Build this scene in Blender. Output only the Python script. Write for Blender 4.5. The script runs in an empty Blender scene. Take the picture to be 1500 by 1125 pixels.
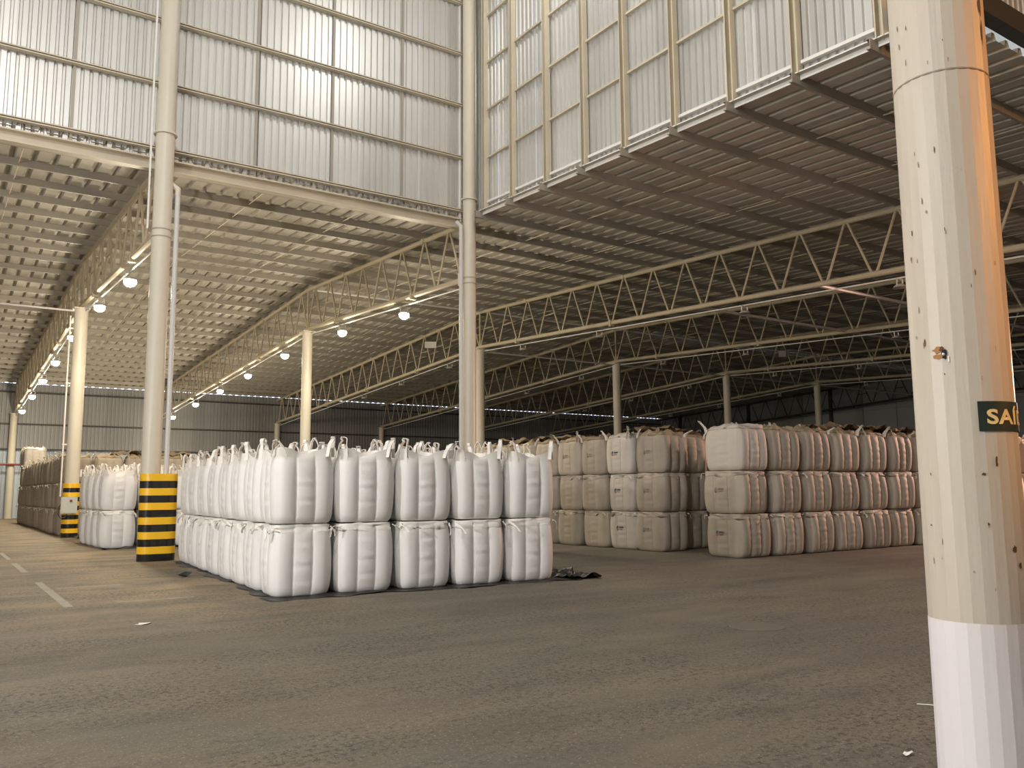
import bpy, math, random
import numpy as np
from mathutils import Matrix, Vector, Quaternion

random.seed(7)
rng = np.random.default_rng(7)
scene = bpy.context.scene
COL = scene.collection
PI = math.pi

# ------------------------------------------------------------------ camera
F_PX, PITCH, ROLL, YAW = 1243.78, 0.1245, -0.0079, 0.5991
fw = Vector((math.sin(YAW)*math.cos(PITCH), math.cos(YAW)*math.cos(PITCH), math.sin(PITCH)))
rt = Vector((math.cos(YAW), -math.sin(YAW), 0)); up = rt.cross(fw)
r2 = rt*math.cos(ROLL) + up*math.sin(ROLL); u2 = -rt*math.sin(ROLL) + up*math.cos(ROLL)
cd = bpy.data.cameras.new('camera'); cam = bpy.data.objects.new('camera', cd); COL.objects.link(cam)
cd.sensor_width = 36; cd.sensor_fit = 'HORIZONTAL'; cd.lens = F_PX/1500*36; cd.clip_end = 500
m = Matrix((r2, u2, -fw)).transposed().to_4x4(); m.translation = (0, 0, 1.6); cam.matrix_world = m
scene.camera = cam

# ------------------------------------------------------------------ world (dusk sky, seen only through the gaps of the roof)
w = bpy.data.worlds.new('dusk'); scene.world = w; w.use_nodes = True
bg = w.node_tree.nodes['Background']; bg.inputs[0].default_value = (0.72, 0.82, 1.0, 1); bg.inputs[1].default_value = 5.0

# ------------------------------------------------------------------ flood lamps of the tall hall, above the frame
def lamp(name, loc, power, color, radius=0.25, spot=None, aim=None, blend=0.6):
    L = bpy.data.lights.new(name, 'SPOT' if spot else 'POINT'); L.energy = power; L.color = color; L.shadow_soft_size = radius
    o = bpy.data.objects.new(name, L); COL.objects.link(o); o.location = loc
    if spot:
        L.spot_size = math.radians(spot); L.spot_blend = blend
        o.rotation_euler = (Vector(aim) - Vector(loc)).to_track_quat('-Z', 'Y').to_euler()
    return o
COOL = (1.0, 0.975, 0.955)
lamp('hall_floodlight_west', (-10.0, 9.0, 4.4), 3900, COOL)
lamp('hall_floodlight_mid', (1.0, 7.0, 15.5), 2300, COOL)
lamp('hall_floodlight_east', (11.4, 15.4, 17.6), 480, COOL)
lamp('hall_floodlight_near', (-9.0, -1.0, 11.5), 2500, COOL)
lamp('sodium_floodlight', (10.3, -5.6, 6.5), 2800, (1.0, 0.36, 0.05), 0.3, 27, (4.4, 2.3, 3.4), 0.8)
lamp('sodium_floodlight_wall', (13.0, -4.0, 10.0), 1800, (1.0, 0.43, 0.09), 0.3, 50, (17.0, 7.0, 11.5))
lamp('rose_floodlight', (34.0, 10.2, 5.5), 8500, (1.0, 0.60, 0.46), 0.3, 75, (21.0, 13.0, 1.2))

scene.view_settings.view_transform = 'Standard'; scene.view_settings.look = 'None'
scene.view_settings.exposure = 0.12; scene.view_settings.gamma = 1.0
scene.view_settings.use_curve_mapping = False

# ------------------------------------------------------------------ materials
MATS = {}
def mat(name, col, rough=0.6, metal=0.0, var=0.0, noise=0.0, nscale=3.0, ncol=None, bump=0.0, bscale=40.0, stretch=(1,1,1), emit=None, estr=0.0, spec=0.5):
    M = bpy.data.materials.new(name); M.use_nodes = True; nt = M.node_tree; N = nt.nodes; L = nt.links
    b = N['Principled BSDF']; b.inputs['Roughness'].default_value = rough; b.inputs['Metallic'].default_value = metal
    b.inputs['Specular IOR Level'].default_value = spec
    c4 = (*col, 1); b.inputs['Base Color'].default_value = c4
    src = None
    tc = N.new('ShaderNodeTexCoord'); mp = N.new('ShaderNodeMapping'); mp.inputs['Scale'].default_value = stretch
    L.new(tc.outputs['Object'], mp.inputs['Vector'])
    if noise > 0:
        oi = N.new('ShaderNodeObjectInfo')
        nz = N.new('ShaderNodeTexNoise'); nz.noise_dimensions = '4D'; nz.inputs['Scale'].default_value = nscale; nz.inputs['Detail'].default_value = 5; nz.inputs['Roughness'].default_value = 0.62
        ml = N.new('ShaderNodeMath'); ml.operation = 'MULTIPLY'; ml.inputs[1].default_value = 50
        L.new(oi.outputs['Random'], ml.inputs[0]); L.new(ml.outputs[0], nz.inputs['W'])
        L.new(mp.outputs[0], nz.inputs['Vector'])
        rp = N.new('ShaderNodeValToRGB'); rp.color_ramp.elements[0].position = 0.38; rp.color_ramp.elements[1].position = 0.72
        rp.color_ramp.elements[0].color = (0,0,0,1); rp.color_ramp.elements[1].color = (noise,)*3 + (1,)
        L.new(nz.outputs[0], rp.inputs[0])
        mx = N.new('ShaderNodeMix'); mx.data_type = 'RGBA'
        mx.inputs[6].default_value = c4; mx.inputs[7].default_value = (*(ncol or tuple(0.5*x for x in col)), 1)
        L.new(rp.outputs[0], mx.inputs[0]); src = mx.outputs[2]
    if var > 0:
        oi2 = N.new('ShaderNodeObjectInfo'); mr = N.new('ShaderNodeMapRange'); mr.inputs[3].default_value = 1-var; mr.inputs[4].default_value = 1+var
        L.new(oi2.outputs['Random'], mr.inputs[0])
        hv = N.new('ShaderNodeHueSaturation'); L.new(mr.outputs[0], hv.inputs['Value'])
        if src: L.new(src, hv.inputs['Color'])
        else: hv.inputs['Color'].default_value = c4
        src = hv.outputs[0]
    if src: L.new(src, b.inputs['Base Color'])
    if bump > 0:
        n2 = N.new('ShaderNodeTexNoise'); n2.inputs['Scale'].default_value = bscale; n2.inputs['Detail'].default_value = 4
        L.new(mp.outputs[0], n2.inputs['Vector'])
        bp = N.new('ShaderNodeBump'); bp.inputs['Strength'].default_value = bump; bp.inputs['Distance'].default_value = 0.02
        L.new(n2.outputs[0], bp.inputs['Height']); L.new(bp.outputs[0], b.inputs['Normal'])
    if emit:
        b.inputs['Emission Color'].default_value = (*emit, 1); b.inputs['Emission Strength'].default_value = estr
    MATS[name] = M
    return M

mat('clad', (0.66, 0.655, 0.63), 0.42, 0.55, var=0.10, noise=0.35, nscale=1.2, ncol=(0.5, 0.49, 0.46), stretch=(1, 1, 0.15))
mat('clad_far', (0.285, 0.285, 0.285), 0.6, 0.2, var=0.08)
mat('clad_low_daylit', (0.40, 0.45, 0.50), 0.6, 0.2, var=0.15)  # bluish tint stands in for daylight passing through the lower sheets
mat('roof', (0.50, 0.47, 0.41), 0.62, 0.0, var=0.06, noise=0.4, nscale=0.8, ncol=(0.36, 0.33, 0.27))
mat('purlin', (0.36, 0.33, 0.28), 0.55, 0.2, var=0.05)
mat('cream', (0.58, 0.52, 0.40), 0.5, 0.0, noise=0.5, nscale=1.5, ncol=(0.46, 0.39, 0.28), var=0.03)
mat('truss', (0.50, 0.435, 0.315), 0.65, 0.0, var=0.05, spec=0.25)
mat('column', (0.62, 0.58, 0.48), 0.42, 0.0, noise=0.4, nscale=1.3, ncol=(0.52, 0.46, 0.36), stretch=(1, 1, 0.3))
mat('fg_paint', (0.56, 0.51, 0.43), 0.45, 0.0, noise=0.6, nscale=2.6, ncol=(0.44, 0.37, 0.29), stretch=(1.6, 1.6, 0.18), bump=0.12, bscale=25)
mat('fg_low', (0.74, 0.70, 0.715), 0.45, 0.0, noise=0.2, nscale=2.5, ncol=(0.66, 0.61, 0.61), stretch=(1.6, 1.6, 0.2), bump=0.1, bscale=25)
mat('pipe', (0.56, 0.56, 0.55), 0.35, 0.0)
mat('white_paint', (0.78, 0.76, 0.72), 0.45)
mat('strut', (0.62, 0.60, 0.60), 0.45, 0.1)
mat('yellow', (0.86, 0.50, 0.015), 0.32)
mat('black', (0.012, 0.012, 0.012), 0.16)
mat('bag_white', (0.80, 0.795, 0.785), 0.55, 0.0, var=0.03, noise=0.35, nscale=2.0, ncol=(0.68, 0.655, 0.63), bump=0.12, bscale=55, stretch=(1, 1, 1.6))
mat('skirt_white', (0.80, 0.78, 0.735), 0.6, 0.0, var=0.04, noise=0.3, nscale=4, ncol=(0.70, 0.66, 0.59))
mat('bag_grey', (0.40, 0.345, 0.28), 0.65, 0.0, var=0.12, noise=0.5, nscale=2.4, ncol=(0.29, 0.24, 0.185), bump=0.12, bscale=50)
mat('bag_pale', (0.52, 0.475, 0.42), 0.65, 0.0, var=0.05, noise=0.45, nscale=2.4, ncol=(0.45, 0.39, 0.33), bump=0.12, bscale=50)
mat('bag_top', (0.33, 0.255, 0.165), 0.75, 0.0, var=0.2, noise=0.6, nscale=5, ncol=(0.22, 0.16, 0.10))
mat('strap_grey', (0.62, 0.57, 0.48), 0.65, 0.0, var=0.15)
mat('ink', (0.07, 0.065, 0.06), 0.7)
mat('ink_teal', (0.03, 0.11, 0.15), 0.7)
mat('ink_orange', (0.42, 0.14, 0.05), 0.7)
mat('ink_violet', (0.10, 0.08, 0.20), 0.7)
mat('ink_faded', (0.22, 0.19, 0.15), 0.8)
mat('seam', (0.30, 0.25, 0.19), 0.8)
mat('tarp', (0.010, 0.009, 0.008), 0.5)
mat('tarp_brown', (0.20, 0.145, 0.085), 0.7, noise=0.6, nscale=3, ncol=(0.10, 0.07, 0.04))
mat('rust', (0.12, 0.05, 0.02), 0.8)
mat('rust_stain', (0.34, 0.17, 0.05), 0.7)
mat('dark_hole', (0.01, 0.008, 0.006), 0.8)
mat('steel', (0.80, 0.80, 0.80), 0.25, 0.9)
mat('sign_green', (0.008, 0.024, 0.016), 0.4)
mat('sign_letter', (0.80, 0.66, 0.30), 0.5)
mat('box_grey', (0.50, 0.52, 0.47), 0.5)
mat('cable', (0.015, 0.015, 0.015), 0.4)
mat('red', (0.20, 0.02, 0.015), 0.5)
mat('litter', (0.75, 0.72, 0.66), 0.6)
mat('patch', (0.125, 0.112, 0.084), 0.8, noise=0.6, nscale=6, ncol=(0.095,0.085,0.064))
mat('line', (0.34, 0.31, 0.25), 0.8, noise=0.8, nscale=5, ncol=(0.22, 0.19, 0.15))
mat('lens_lit', (1, 1, 1), 0.3, emit=(1.0, 0.93, 0.80), estr=45)
mat('lens_off', (0.35, 0.34, 0.32), 0.15)
mat('lamp_body', (0.60, 0.58, 0.54), 0.45, 0.3)
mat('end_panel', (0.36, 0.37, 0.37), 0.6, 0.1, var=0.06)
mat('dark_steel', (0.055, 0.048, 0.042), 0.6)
mat('hall_shell', (0.50, 0.48, 0.44), 0.7)

def floor_material():
    M = bpy.data.materials.new('floor_asphalt'); M.use_nodes = True; nt = M.node_tree; N = nt.nodes; L = nt.links
    b = N['Principled BSDF']; b.inputs['Roughness'].default_value = 0.72; b.inputs['Specular IOR Level'].default_value = 0.4
    tc = N.new('ShaderNodeTexCoord')
    def noise(scale, detail, rot=0.0, st=(1,1,1), rough=0.6):
        mp = N.new('ShaderNodeMapping'); mp.inputs['Rotation'].default_value = (0, 0, rot); mp.inputs['Scale'].default_value = st
        L.new(tc.outputs['Object'], mp.inputs[0])
        n = N.new('ShaderNodeTexNoise'); n.inputs['Scale'].default_value = scale; n.inputs['Detail'].default_value = detail; n.inputs['Roughness'].default_value = rough
        L.new(mp.outputs[0], n.inputs['Vector']); return n.outputs[0]
    def ramp(src, p0, p1, c0=(0,0,0,1), c1=(1,1,1,1)):
        r = N.new('ShaderNodeValToRGB'); r.color_ramp.elements[0].position = p0; r.color_ramp.elements[1].position = p1
        r.color_ramp.elements[0].color = c0; r.color_ramp.elements[1].color = c1; L.new(src, r.inputs[0]); return r.outputs[0]
    def mix(fac, a, c, mode='MIX'):
        x = N.new('ShaderNodeMix'); x.data_type = 'RGBA'; x.blend_type = mode
        if isinstance(fac, float): x.inputs[0].default_value = fac
        else: L.new(fac, x.inputs[0])
        for i, v in ((6, a), (7, c)):
            if isinstance(v, tuple): x.inputs[i].default_value = v
            else: L.new(v, x.inputs[i])
        return x.outputs[2]
    def math_(op, a, c):
        x = N.new('ShaderNodeMath'); x.operation = op
        for i, v in ((0, a), (1, c)):
            if isinstance(v, (int, float)): x.inputs[i].default_value = v
            else: L.new(v, x.inputs[i])
        return x.outputs[0]
    base = ramp(noise(0.35, 6), 0.3, 0.7, (0.100, 0.090, 0.069, 1), (0.148, 0.133, 0.100, 1))
    # wheel tracks running along the aisle
    tr = ramp(noise(1.0, 7, 0.10, (0.10, 0.85, 1), 0.7), 0.40, 0.66)
    c = mix(math_('MULTIPLY', tr, 0.42), base, (0.215, 0.192, 0.145, 1))
    tr2 = ramp(noise(1.3, 7, 0.13, (0.11, 1.2, 1), 0.7), 0.50, 0.68)
    c = mix(math_('MULTIPLY', tr2, 0.42), c, (0.085, 0.078, 0.068, 1))
    # tan fertiliser dust, mostly around the white bags
    sx = N.new('ShaderNodeSeparateXYZ'); L.new(tc.outputs['Object'], sx.inputs[0])
    dx = math_('SUBTRACT', 1.0, math_('MULTIPLY', math_('ABSOLUTE', math_('SUBTRACT', sx.outputs[0], 3.2), 0.0), 0.28))
    dy = ramp(math_('DIVIDE', sx.outputs[1], 40.0), 0.24, 0.36)
    near = math_('MULTIPLY', math_('MAXIMUM', dx, 0.0), dy)
    dust = math_('MULTIPLY', ramp(noise(0.8, 6), 0.3, 0.62), near)
    c = mix(math_('MULTIPLY', dust, 0.85), c, (0.42, 0.30, 0.165, 1))
    fd = ramp(noise(0.55, 8, 0.1, (0.6, 1, 1), 0.7), 0.48, 0.70)
    c = mix(math_('MULTIPLY', fd, 0.5), c, (0.225, 0.182, 0.118, 1))
    # dark damp crumbs and grit
    gr = ramp(noise(18, 5, 0, (1,1,1), 0.85), 0.50, 0.57)
    pat = ramp(noise(0.9, 6, 0.12, (0.35, 1, 1), 0.7), 0.36, 0.58)
    dk = ramp(noise(0.7, 8, 0.1, (0.45, 1, 1), 0.75), 0.52, 0.66)
    c = mix(math_('MULTIPLY', dk, 0.5), c, (0.062, 0.054, 0.040, 1))
    c = mix(math_('MULTIPLY', math_('MULTIPLY', gr, pat), 0.9), c, (0.035, 0.03, 0.024, 1))
    sp = ramp(noise(45, 3, 0, (1,1,1), 0.6), 0.61, 0.66)
    c = mix(math_('MULTIPLY', sp, 0.5), c, (0.40, 0.37, 0.31, 1))
    L.new(c, b.inputs['Base Color'])
    bp = N.new('ShaderNodeBump'); bp.inputs['Strength'].default_value = 0.8; bp.inputs['Distance'].default_value = 0.02
    hh = math_('ADD', noise(22, 6, 0, (1,1,1), 0.75), math_('MULTIPLY', noise(2.0, 5, 0.16, (0.2, 1, 1)), 1.6))
    L.new(hh, bp.inputs['Height']); L.new(bp.outputs[0], b.inputs['Normal'])
    return M
MATS['floor'] = floor_material()

# ------------------------------------------------------------------ builders
class MB:
    """collects shapes into one mesh"""
    def __init__(s): s.v = []; s.f = []
    def add(s, V, Fs):
        n = len(s.v); s.v.extend([tuple(map(float, q)) for q in V]); s.f.extend([tuple(i+n for i in q) for q in Fs]); return s
    def box(s, x0, x1, y0, y1, z0, z1):
        V = [(x0,y0,z0),(x1,y0,z0),(x1,y1,z0),(x0,y1,z0),(x0,y0,z1),(x1,y0,z1),(x1,y1,z1),(x0,y1,z1)]
        return s.add(V, [(0,3,2,1),(4,5,6,7),(0,1,5,4),(1,2,6,5),(2,3,7,6),(3,0,4,7)])
    def tube(s, pts, r, n=8, cap=True):
        pts = [Vector(q) for q in pts]; V = []; k = len(pts)
        rr = r if isinstance(r, (list, tuple)) else [r]*k
        ref = Vector((0, 0, 1))
        T0 = (pts[1]-pts[0]).normalized()
        if abs(T0.dot(ref)) > 0.95: ref = Vector((1, 0, 0))
        for i, q in enumerate(pts):
            T = (pts[min(i+1, k-1)] - pts[max(i-1, 0)]).normalized()
            a = T.cross(ref).normalized(); b = a.cross(T).normalized()
            for j in range(n):
                t = 2*PI*j/n; V.append(q + (a*math.cos(t) + b*math.sin(t))*rr[i])
        Fs = []
        for i in range(k-1):
            for j in range(n):
                a0 = i*n+j; a1 = i*n+(j+1) % n; Fs.append((a0, a1, a1+n, a0+n))
        if cap: Fs.append(tuple(range(n-1, -1, -1))); Fs.append(tuple(range((k-1)*n, k*n)))
        return s.add(V, Fs)
    def prism(s, prof, axis, a, b, shear=None):
        """prof: closed 2D outline, extruded along axis from a to b"""
        n = len(prof); V = []
        for q in (a, b):
            for (u, v) in prof:
                V.append({'x': (q, u, v), 'y': (u, q, v), 'z': (u, v, q)}[axis])
        Fs = [(i, (i+1) % n, (i+1) % n + n, i+n) for i in range(n)] + [tuple(range(n-1, -1, -1)), tuple(range(n, 2*n))]
        return s.add(V, Fs)
    def ribbon(s, pts, wv, width, thick=0.008):
        pts = [Vector(q) for q in pts]; k = len(pts); V = []
        for i, q in enumerate(pts):
            W = Vector(wv if not isinstance(wv, list) else wv[i]).normalized()
            T = (pts[min(i+1, k-1)] - pts[max(i-1, 0)]).normalized(); Nn = T.cross(W).normalized()
            for a, b in ((-1,-1),(1,-1),(1,1),(-1,1)): V.append(q + W*a*width/2 + Nn*b*thick/2)
        Fs = []
        for i in range(k-1):
            for j in range(4): Fs.append((i*4+j, i*4+(j+1) % 4, (i+1)*4+(j+1) % 4, (i+1)*4+j))
        Fs += [(3,2,1,0), tuple((k-1)*4+j for j in range(4))]
        return s.add(V, Fs)
    def mesh(s, name, mt, smooth=False):
        me = bpy.data.meshes.new(name); me.from_pydata(s.v, [], s.f); me.update()
        me.materials.append(MATS[mt])
        if smooth: me.shade_smooth()
        return me

def ob(name, me, parent=None, loc=(0,0,0), rot=None, mw=None):
    o = bpy.data.objects.new(name, me); COL.objects.link(o)
    if parent: o.parent = parent
    if mw is not None: o.matrix_local = mw
    else:
        o.location = loc
        if rot: o.rotation_euler = rot
    return o
def tag(o, label, cat, group=None):
    o['label'] = label; o['category'] = cat
    if group: o['group'] = group
    return o
def empty(name, loc=(0,0,0), rotz=0.0):
    e = bpy.data.objects.new(name, None); COL.objects.link(e); e.location = loc; e.rotation_euler = (0, 0, rotz); e.empty_display_size = 0.2
    return e
def struct(o, label, cat='structure'):
    o['kind'] = 'structure'; o['label'] = label; o['category'] = cat
    return o
ORD = ['first','second','third','fourth','fifth','sixth','seventh','eighth','ninth','tenth','eleventh','twelfth','thirteenth','fourteenth','fifteenth','sixteenth']

# ------------------------------------------------------------------ layout constants (metres)
X1, BAY = 4.384, 8.993
XT = [X1 + BAY*n for n in range(6)] + [63.4]
YROW, YRIDGE, YFAR, YNEAR = 21.876, 35.567, 66.0, 7.0
XR = 13.75            # right wall of the tall hall
XEND, XWEST, YBACK, ZHALL = 64.2, -16.0, -16.0, 19.0
def TC(y): return 10.5 - 0.0445*(YRIDGE-y) if y < YRIDGE else 10.5 - 0.056*(y-YRIDGE)
def BC(y): return TC(y) - 1.77
def ROOF(y): return TC(y) + 0.27

# ------------------------------------------------------------------ floor
fl = MB().box(XWEST-1, XEND+1, YBACK-1, YFAR+1, -0.3, 0.0)
fo = struct(ob('floor', fl.mesh('floor', 'floor')), 'dusty grey-brown asphalt warehouse floor with wheel tracks', 'floor')
for (x0, x1, y0, y1) in ((1.69, 1.81, 13.8, 17.9), (1.68, 1.80, 20.4, 23.2), (1.9, 2.9, 16.53, 16.63), (1.69, 1.79, 24.5, 27.5), (2.4, 3.5, 13.9, 13.98), (0.2, 1.3, 20.05, 20.15)):
    ob('painted_line', MB().box(x0, x1, y0, y1, 0.0, 0.003).mesh('painted_line', 'line'), fo)

# ------------------------------------------------------------------ corrugated sheet profiles
def sheet_profile(width, pitch, depth, top, bot):
    """open profile (u, v) for a trapezoid sheet"""
    P = []; n = int(round(width/pitch))
    for i in range(n):
        u = i*pitch; c = u + pitch/2
        P += [(u, 0), (c-bot/2, 0), (c-top/2, depth), (c+top/2, depth), (c+bot/2, 0)]
    P.append((n*pitch, 0)); return P
def sheet_mesh(name, mt, prof, place, segs):
    """place(u, v, s) -> point, s over segs"""
    V = [place(u, v, s) for s in segs for (u, v) in prof]; n = len(prof); Fs = []
    for k in range(len(segs)-1):
        for i in range(n-1): Fs.append((k*n+i, k*n+i+1, (k+1)*n+i+1, (k+1)*n+i))
    return MB().add(V, Fs).mesh(name, mt)

# wall_left : over the opening, facing the hall
wl = struct(empty('wall_left', (0, 22.3, 0)), 'corrugated metal wall high above the opening behind striped column', 'wall')
WP = sheet_profile(1.0, 0.2, 0.05, 0.05, 0.09)
sm = sheet_mesh('cladding_sheet', 'clad', WP, lambda u, v, s: (u, v, s), (9.93, ZHALL))
x = -15.75; i = 0
while x < 13.3:
    ob('cladding_sheet', sm, wl, (x, 0.012*(i % 2), 0)); x += 0.985; i += 1
def cchan(h, d, t=0.012):   # C channel outline (u outwards, v vertical)
    return [(0, -h/2), (d, -h/2), (d, -h/2+0.03), (d-t, -h/2+0.03), (d-t, -h/2+t), (t, -h/2+t), (t, h/2-t), (d-t, h/2-t), (d-t, h/2-0.03), (d, h/2-0.03), (d, h/2), (0, h/2)]
gm = MB().prism([(-u-0.02, v) for u, v in cchan(0.09, 0.15)], 'x', -15.9, 13.35).mesh('girt', 'cream')
for z in (10.33, 12.07, 13.81, 15.55, 17.29): ob('girt', gm, wl, (0, 0, z))
sb = MB().box(-0.035, 0.035, -0.035, -0.003, 10.1, ZHALL).mesh('sag_bar', 'purlin')
for xx in (-13.5, -11.2, -8.9, -6.6, -4.4, -2.2, 0.05, 2.3, 6.78, 8.99, 11.23): ob('sag_bar', sb, wl, (xx, 0, 0))
ob('base_beam', MB().prism([(-0.24,9.72),(-0.02,9.72),(-0.02,10.04),(-0.24,10.04),(-0.24,10.0),(-0.07,10.0),(-0.07,9.76),(-0.24,9.76)], 'x', -15.9, 13.2).mesh('base_beam', 'cream'), wl)
ob('edge_trim', MB().box(13.26, 13.31, -0.05, 0.02, 9.95, ZHALL).mesh('edge_trim', 'white_paint'), wl)

# wall_right : along the sloping roof edge
wr = struct(empty('wall_right', (XR, 0, 0)), 'corrugated metal wall rising over the sloping lower roof', 'wall')
def wall_right_sheet(y0):
    segs = (0, 1)
    def place(u, v, s):
        y = y0+u; return (v, y, (ROOF(y)+0.0) if s == 0 else ZHALL)
    return sheet_mesh('cladding_sheet', 'clad', WP, place, segs)
y = YNEAR; i = 0
while y < 21.8:
    ob('cladding_sheet', wall_right_sheet(y), wr, (0.012*(i % 2), 0, 0)); y += 0.985; i += 1
STUD = [21.36, 19.83, 18.15, 16.5, 14.93, 13.23, 11.55, 9.91, 8.1]
for y in STUD:
    ob('stud', MB().prism([(-u-0.03, v) for u, v in cchan(0.17, 0.16)], 'z', ROOF(y)-0.02, ZHALL).mesh('stud', 'cream'), wr, (0, y, 0))
for z in (11.86, 13.42, 14.98, 16.54, 18.1):
    for a, b in zip(STUD[1:], STUD[:-1]):
        ob('girt', MB().prism([(-u-0.015, v) for u, v in cchan(0.06, 0.08)], 'y', a+0.09, b-0.09).mesh('girt', 'cream'), wr, (0, 0, z))
for a, b in zip(STUD[1:], STUD[:-1]):
    V = []
    for yy in (a+0.09, b-0.09):
        zz = ROOF(yy) + 0.30
        V += [(-0.10, yy, zz-0.035), (-0.015, yy, zz-0.035), (-0.015, yy, zz+0.035), (-0.10, yy, zz+0.035)]
    ob('bottom_girt', MB().add(V, [(0,1,2,3),(7,6,5,4),(0,4,5,1),(1,5,6,2),(2,6,7,3),(3,7,4,0)]).mesh('bottom_girt', 'white_paint'), wr)
V = []
for yy in (YNEAR, 21.7):
    zz = ROOF(yy); V += [(-0.16, yy, zz-0.10), (-0.14, yy, zz-0.10), (-0.14, yy, zz+0.10), (-0.16, yy, zz+0.10)]
ob('base_flashing', MB().add(V, [(0,1,2,3),(7,6,5,4),(0,4,5,1),(1,5,6,2),(2,6,7,3),(3,7,4,0)]).mesh('base_flashing', 'white_paint'), wr)

# wall_front_right : the hall goes on to the right in front of the lower roof
wf = struct(empty('wall_east', (0, YNEAR, 0)), 'corrugated wall lit orange behind the foreground column', 'wall')
x = XR; i = 0
sm2 = sheet_mesh('cladding_sheet', 'clad', WP, lambda u, v, s: (u, v, s), (9.95, ZHALL))
while x < 40:
    ob('cladding_sheet', sm2, wf, (x, 0.012*(i % 2), 0)); x += 0.985; i += 1
ob('base_beam', MB().box(XR-0.3, 40, -0.28, -0.02, 9.75, 10.15).mesh('base_beam', 'dark_steel'), wf)

# far wall
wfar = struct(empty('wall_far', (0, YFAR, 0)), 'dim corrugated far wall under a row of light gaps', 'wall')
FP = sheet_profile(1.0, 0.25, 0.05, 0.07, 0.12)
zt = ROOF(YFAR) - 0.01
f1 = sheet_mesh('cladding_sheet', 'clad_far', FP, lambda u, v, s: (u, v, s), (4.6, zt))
f2 = sheet_mesh('lower_sheet', 'clad_low_daylit', FP, lambda u, v, s: (u, v+0.05, s), (0, 4.62))
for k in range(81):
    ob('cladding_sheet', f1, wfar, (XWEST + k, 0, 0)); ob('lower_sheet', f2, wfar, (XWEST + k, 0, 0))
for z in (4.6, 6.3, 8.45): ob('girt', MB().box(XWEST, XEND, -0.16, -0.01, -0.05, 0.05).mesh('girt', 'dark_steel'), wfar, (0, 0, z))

# end wall on the far right
we = struct(empty('wall_end', (XEND, 0, 0)), 'dim grey panelled end wall beyond the bag stacks', 'wall')
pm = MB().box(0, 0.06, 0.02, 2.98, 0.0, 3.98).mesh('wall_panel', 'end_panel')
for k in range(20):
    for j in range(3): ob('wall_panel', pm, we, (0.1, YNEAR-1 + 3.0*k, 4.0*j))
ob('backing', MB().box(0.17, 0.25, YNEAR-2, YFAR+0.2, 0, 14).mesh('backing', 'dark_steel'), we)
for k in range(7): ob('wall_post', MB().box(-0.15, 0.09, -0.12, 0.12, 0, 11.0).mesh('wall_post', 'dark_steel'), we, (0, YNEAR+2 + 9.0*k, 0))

# unseen shell of the hall
def shell(name, label, cat, *b): return struct(ob(name, MB().box(*b).mesh(name, 'hall_shell')), label, cat)
shell('ceiling_hall', 'high roof over the tall hall above the frame', 'ceiling', XWEST-0.3, 41, YBACK-0.3, 22.6, ZHALL, ZHALL+0.2)
shell('wall_west', 'outer wall on the left side outside the frame', 'wall', XWEST-0.2, XWEST, YBACK, YFAR+0.3, 0, ZHALL)
shell('wall_back', 'outer wall behind the photographer', 'wall', XWEST, 41, YBACK-0.2, YBACK, 0, ZHALL)
shell('wall_hall_side', 'outer wall closing the hall far right outside the frame', 'wall', 40.6, 40.8, YBACK, YNEAR, 0, ZHALL)
shell('wall_near_side', 'wall closing the lower bay beyond the hall outside the frame', 'wall', 40.8, XEND+0.3, YNEAR-0.2, YNEAR, 0, 13)

# ------------------------------------------------------------------ ceiling : low gabled roof
ce = struct(empty('ceiling', (0, 0, 0)), 'low gabled metal roof of ribbed sheets on purlins', 'ceiling')
RP = sheet_profile(0.96, 0.48, 0.12, 0.09, 0.18); RPF = sheet_profile(0.96, 0.48, 0.15, 0.11, 0.20)
def roof_mesh(y0, y1, nm='roof_sheet', pf=None):
    return sheet_mesh(nm, 'roof', pf or RP, lambda u, v, s: (u, s, ROOF(s)+v), (y0, y1))
ra = roof_mesh(22.25, YRIDGE); rb = roof_mesh(YNEAR-0.1, YRIDGE); rc = roof_mesh(YRIDGE+0.001, YFAR+0.06, pf=RPF)
x = XWEST - 0.3
while x < XEND+0.3:
    ob('roof_sheet', ra if x+0.9 < XR else rb, ce, (x, 0, 0))
    ob('roof_sheet', rc, ce, (x+0.24, 0, 0)); x += 0.96
pz = cchan(0.2, 0.075)
PUR = [y for y in (34.74 - 1.66*k for k in range(17)) if y > YNEAR+0.2] + [36.4 + 1.66*k for k in range(18)]
pl = MB().prism([(u-0.037, v) for u, v in pz], 'x', XWEST, XEND).mesh('purlin', 'purlin')
ps = MB().prism([(u-0.037, v) for u, v in pz], 'x', XR-0.42, XEND).mesh('purlin', 'purlin')
for y in PUR: ob('purlin', pl if y > 22.3 else ps, ce, (0, y, TC(y)+0.165))
for n in range(-2, 7):
    for fx in (3.0, 6.0):
        xx = X1 + BAY*n + fx
        if XWEST < xx < XEND:
            y0 = 22.6 if xx < XR else YNEAR+0.4
            ob('sag_rod', MB().tube([(xx, y0, TC(y0)+0.15), (xx, YRIDGE, TC(YRIDGE)+0.15), (xx, 65.5, TC(65.5)+0.15)], 0.016, 6).mesh('sag_rod', 'cream'), ce)
for n in range(1, 6):    # ridge tie and eaves struts between trusses
    x1_ = XT[n+1]
    ob('ridge_tie', MB().tube([(XT[n]+0.08, YRIDGE-0.2, TC(YRIDGE)-0.02), (x1_-0.08, YRIDGE-0.2, TC(YRIDGE)-0.02)], 0.045, 8).mesh('ridge_tie', 'white_paint'), ce)
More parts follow.
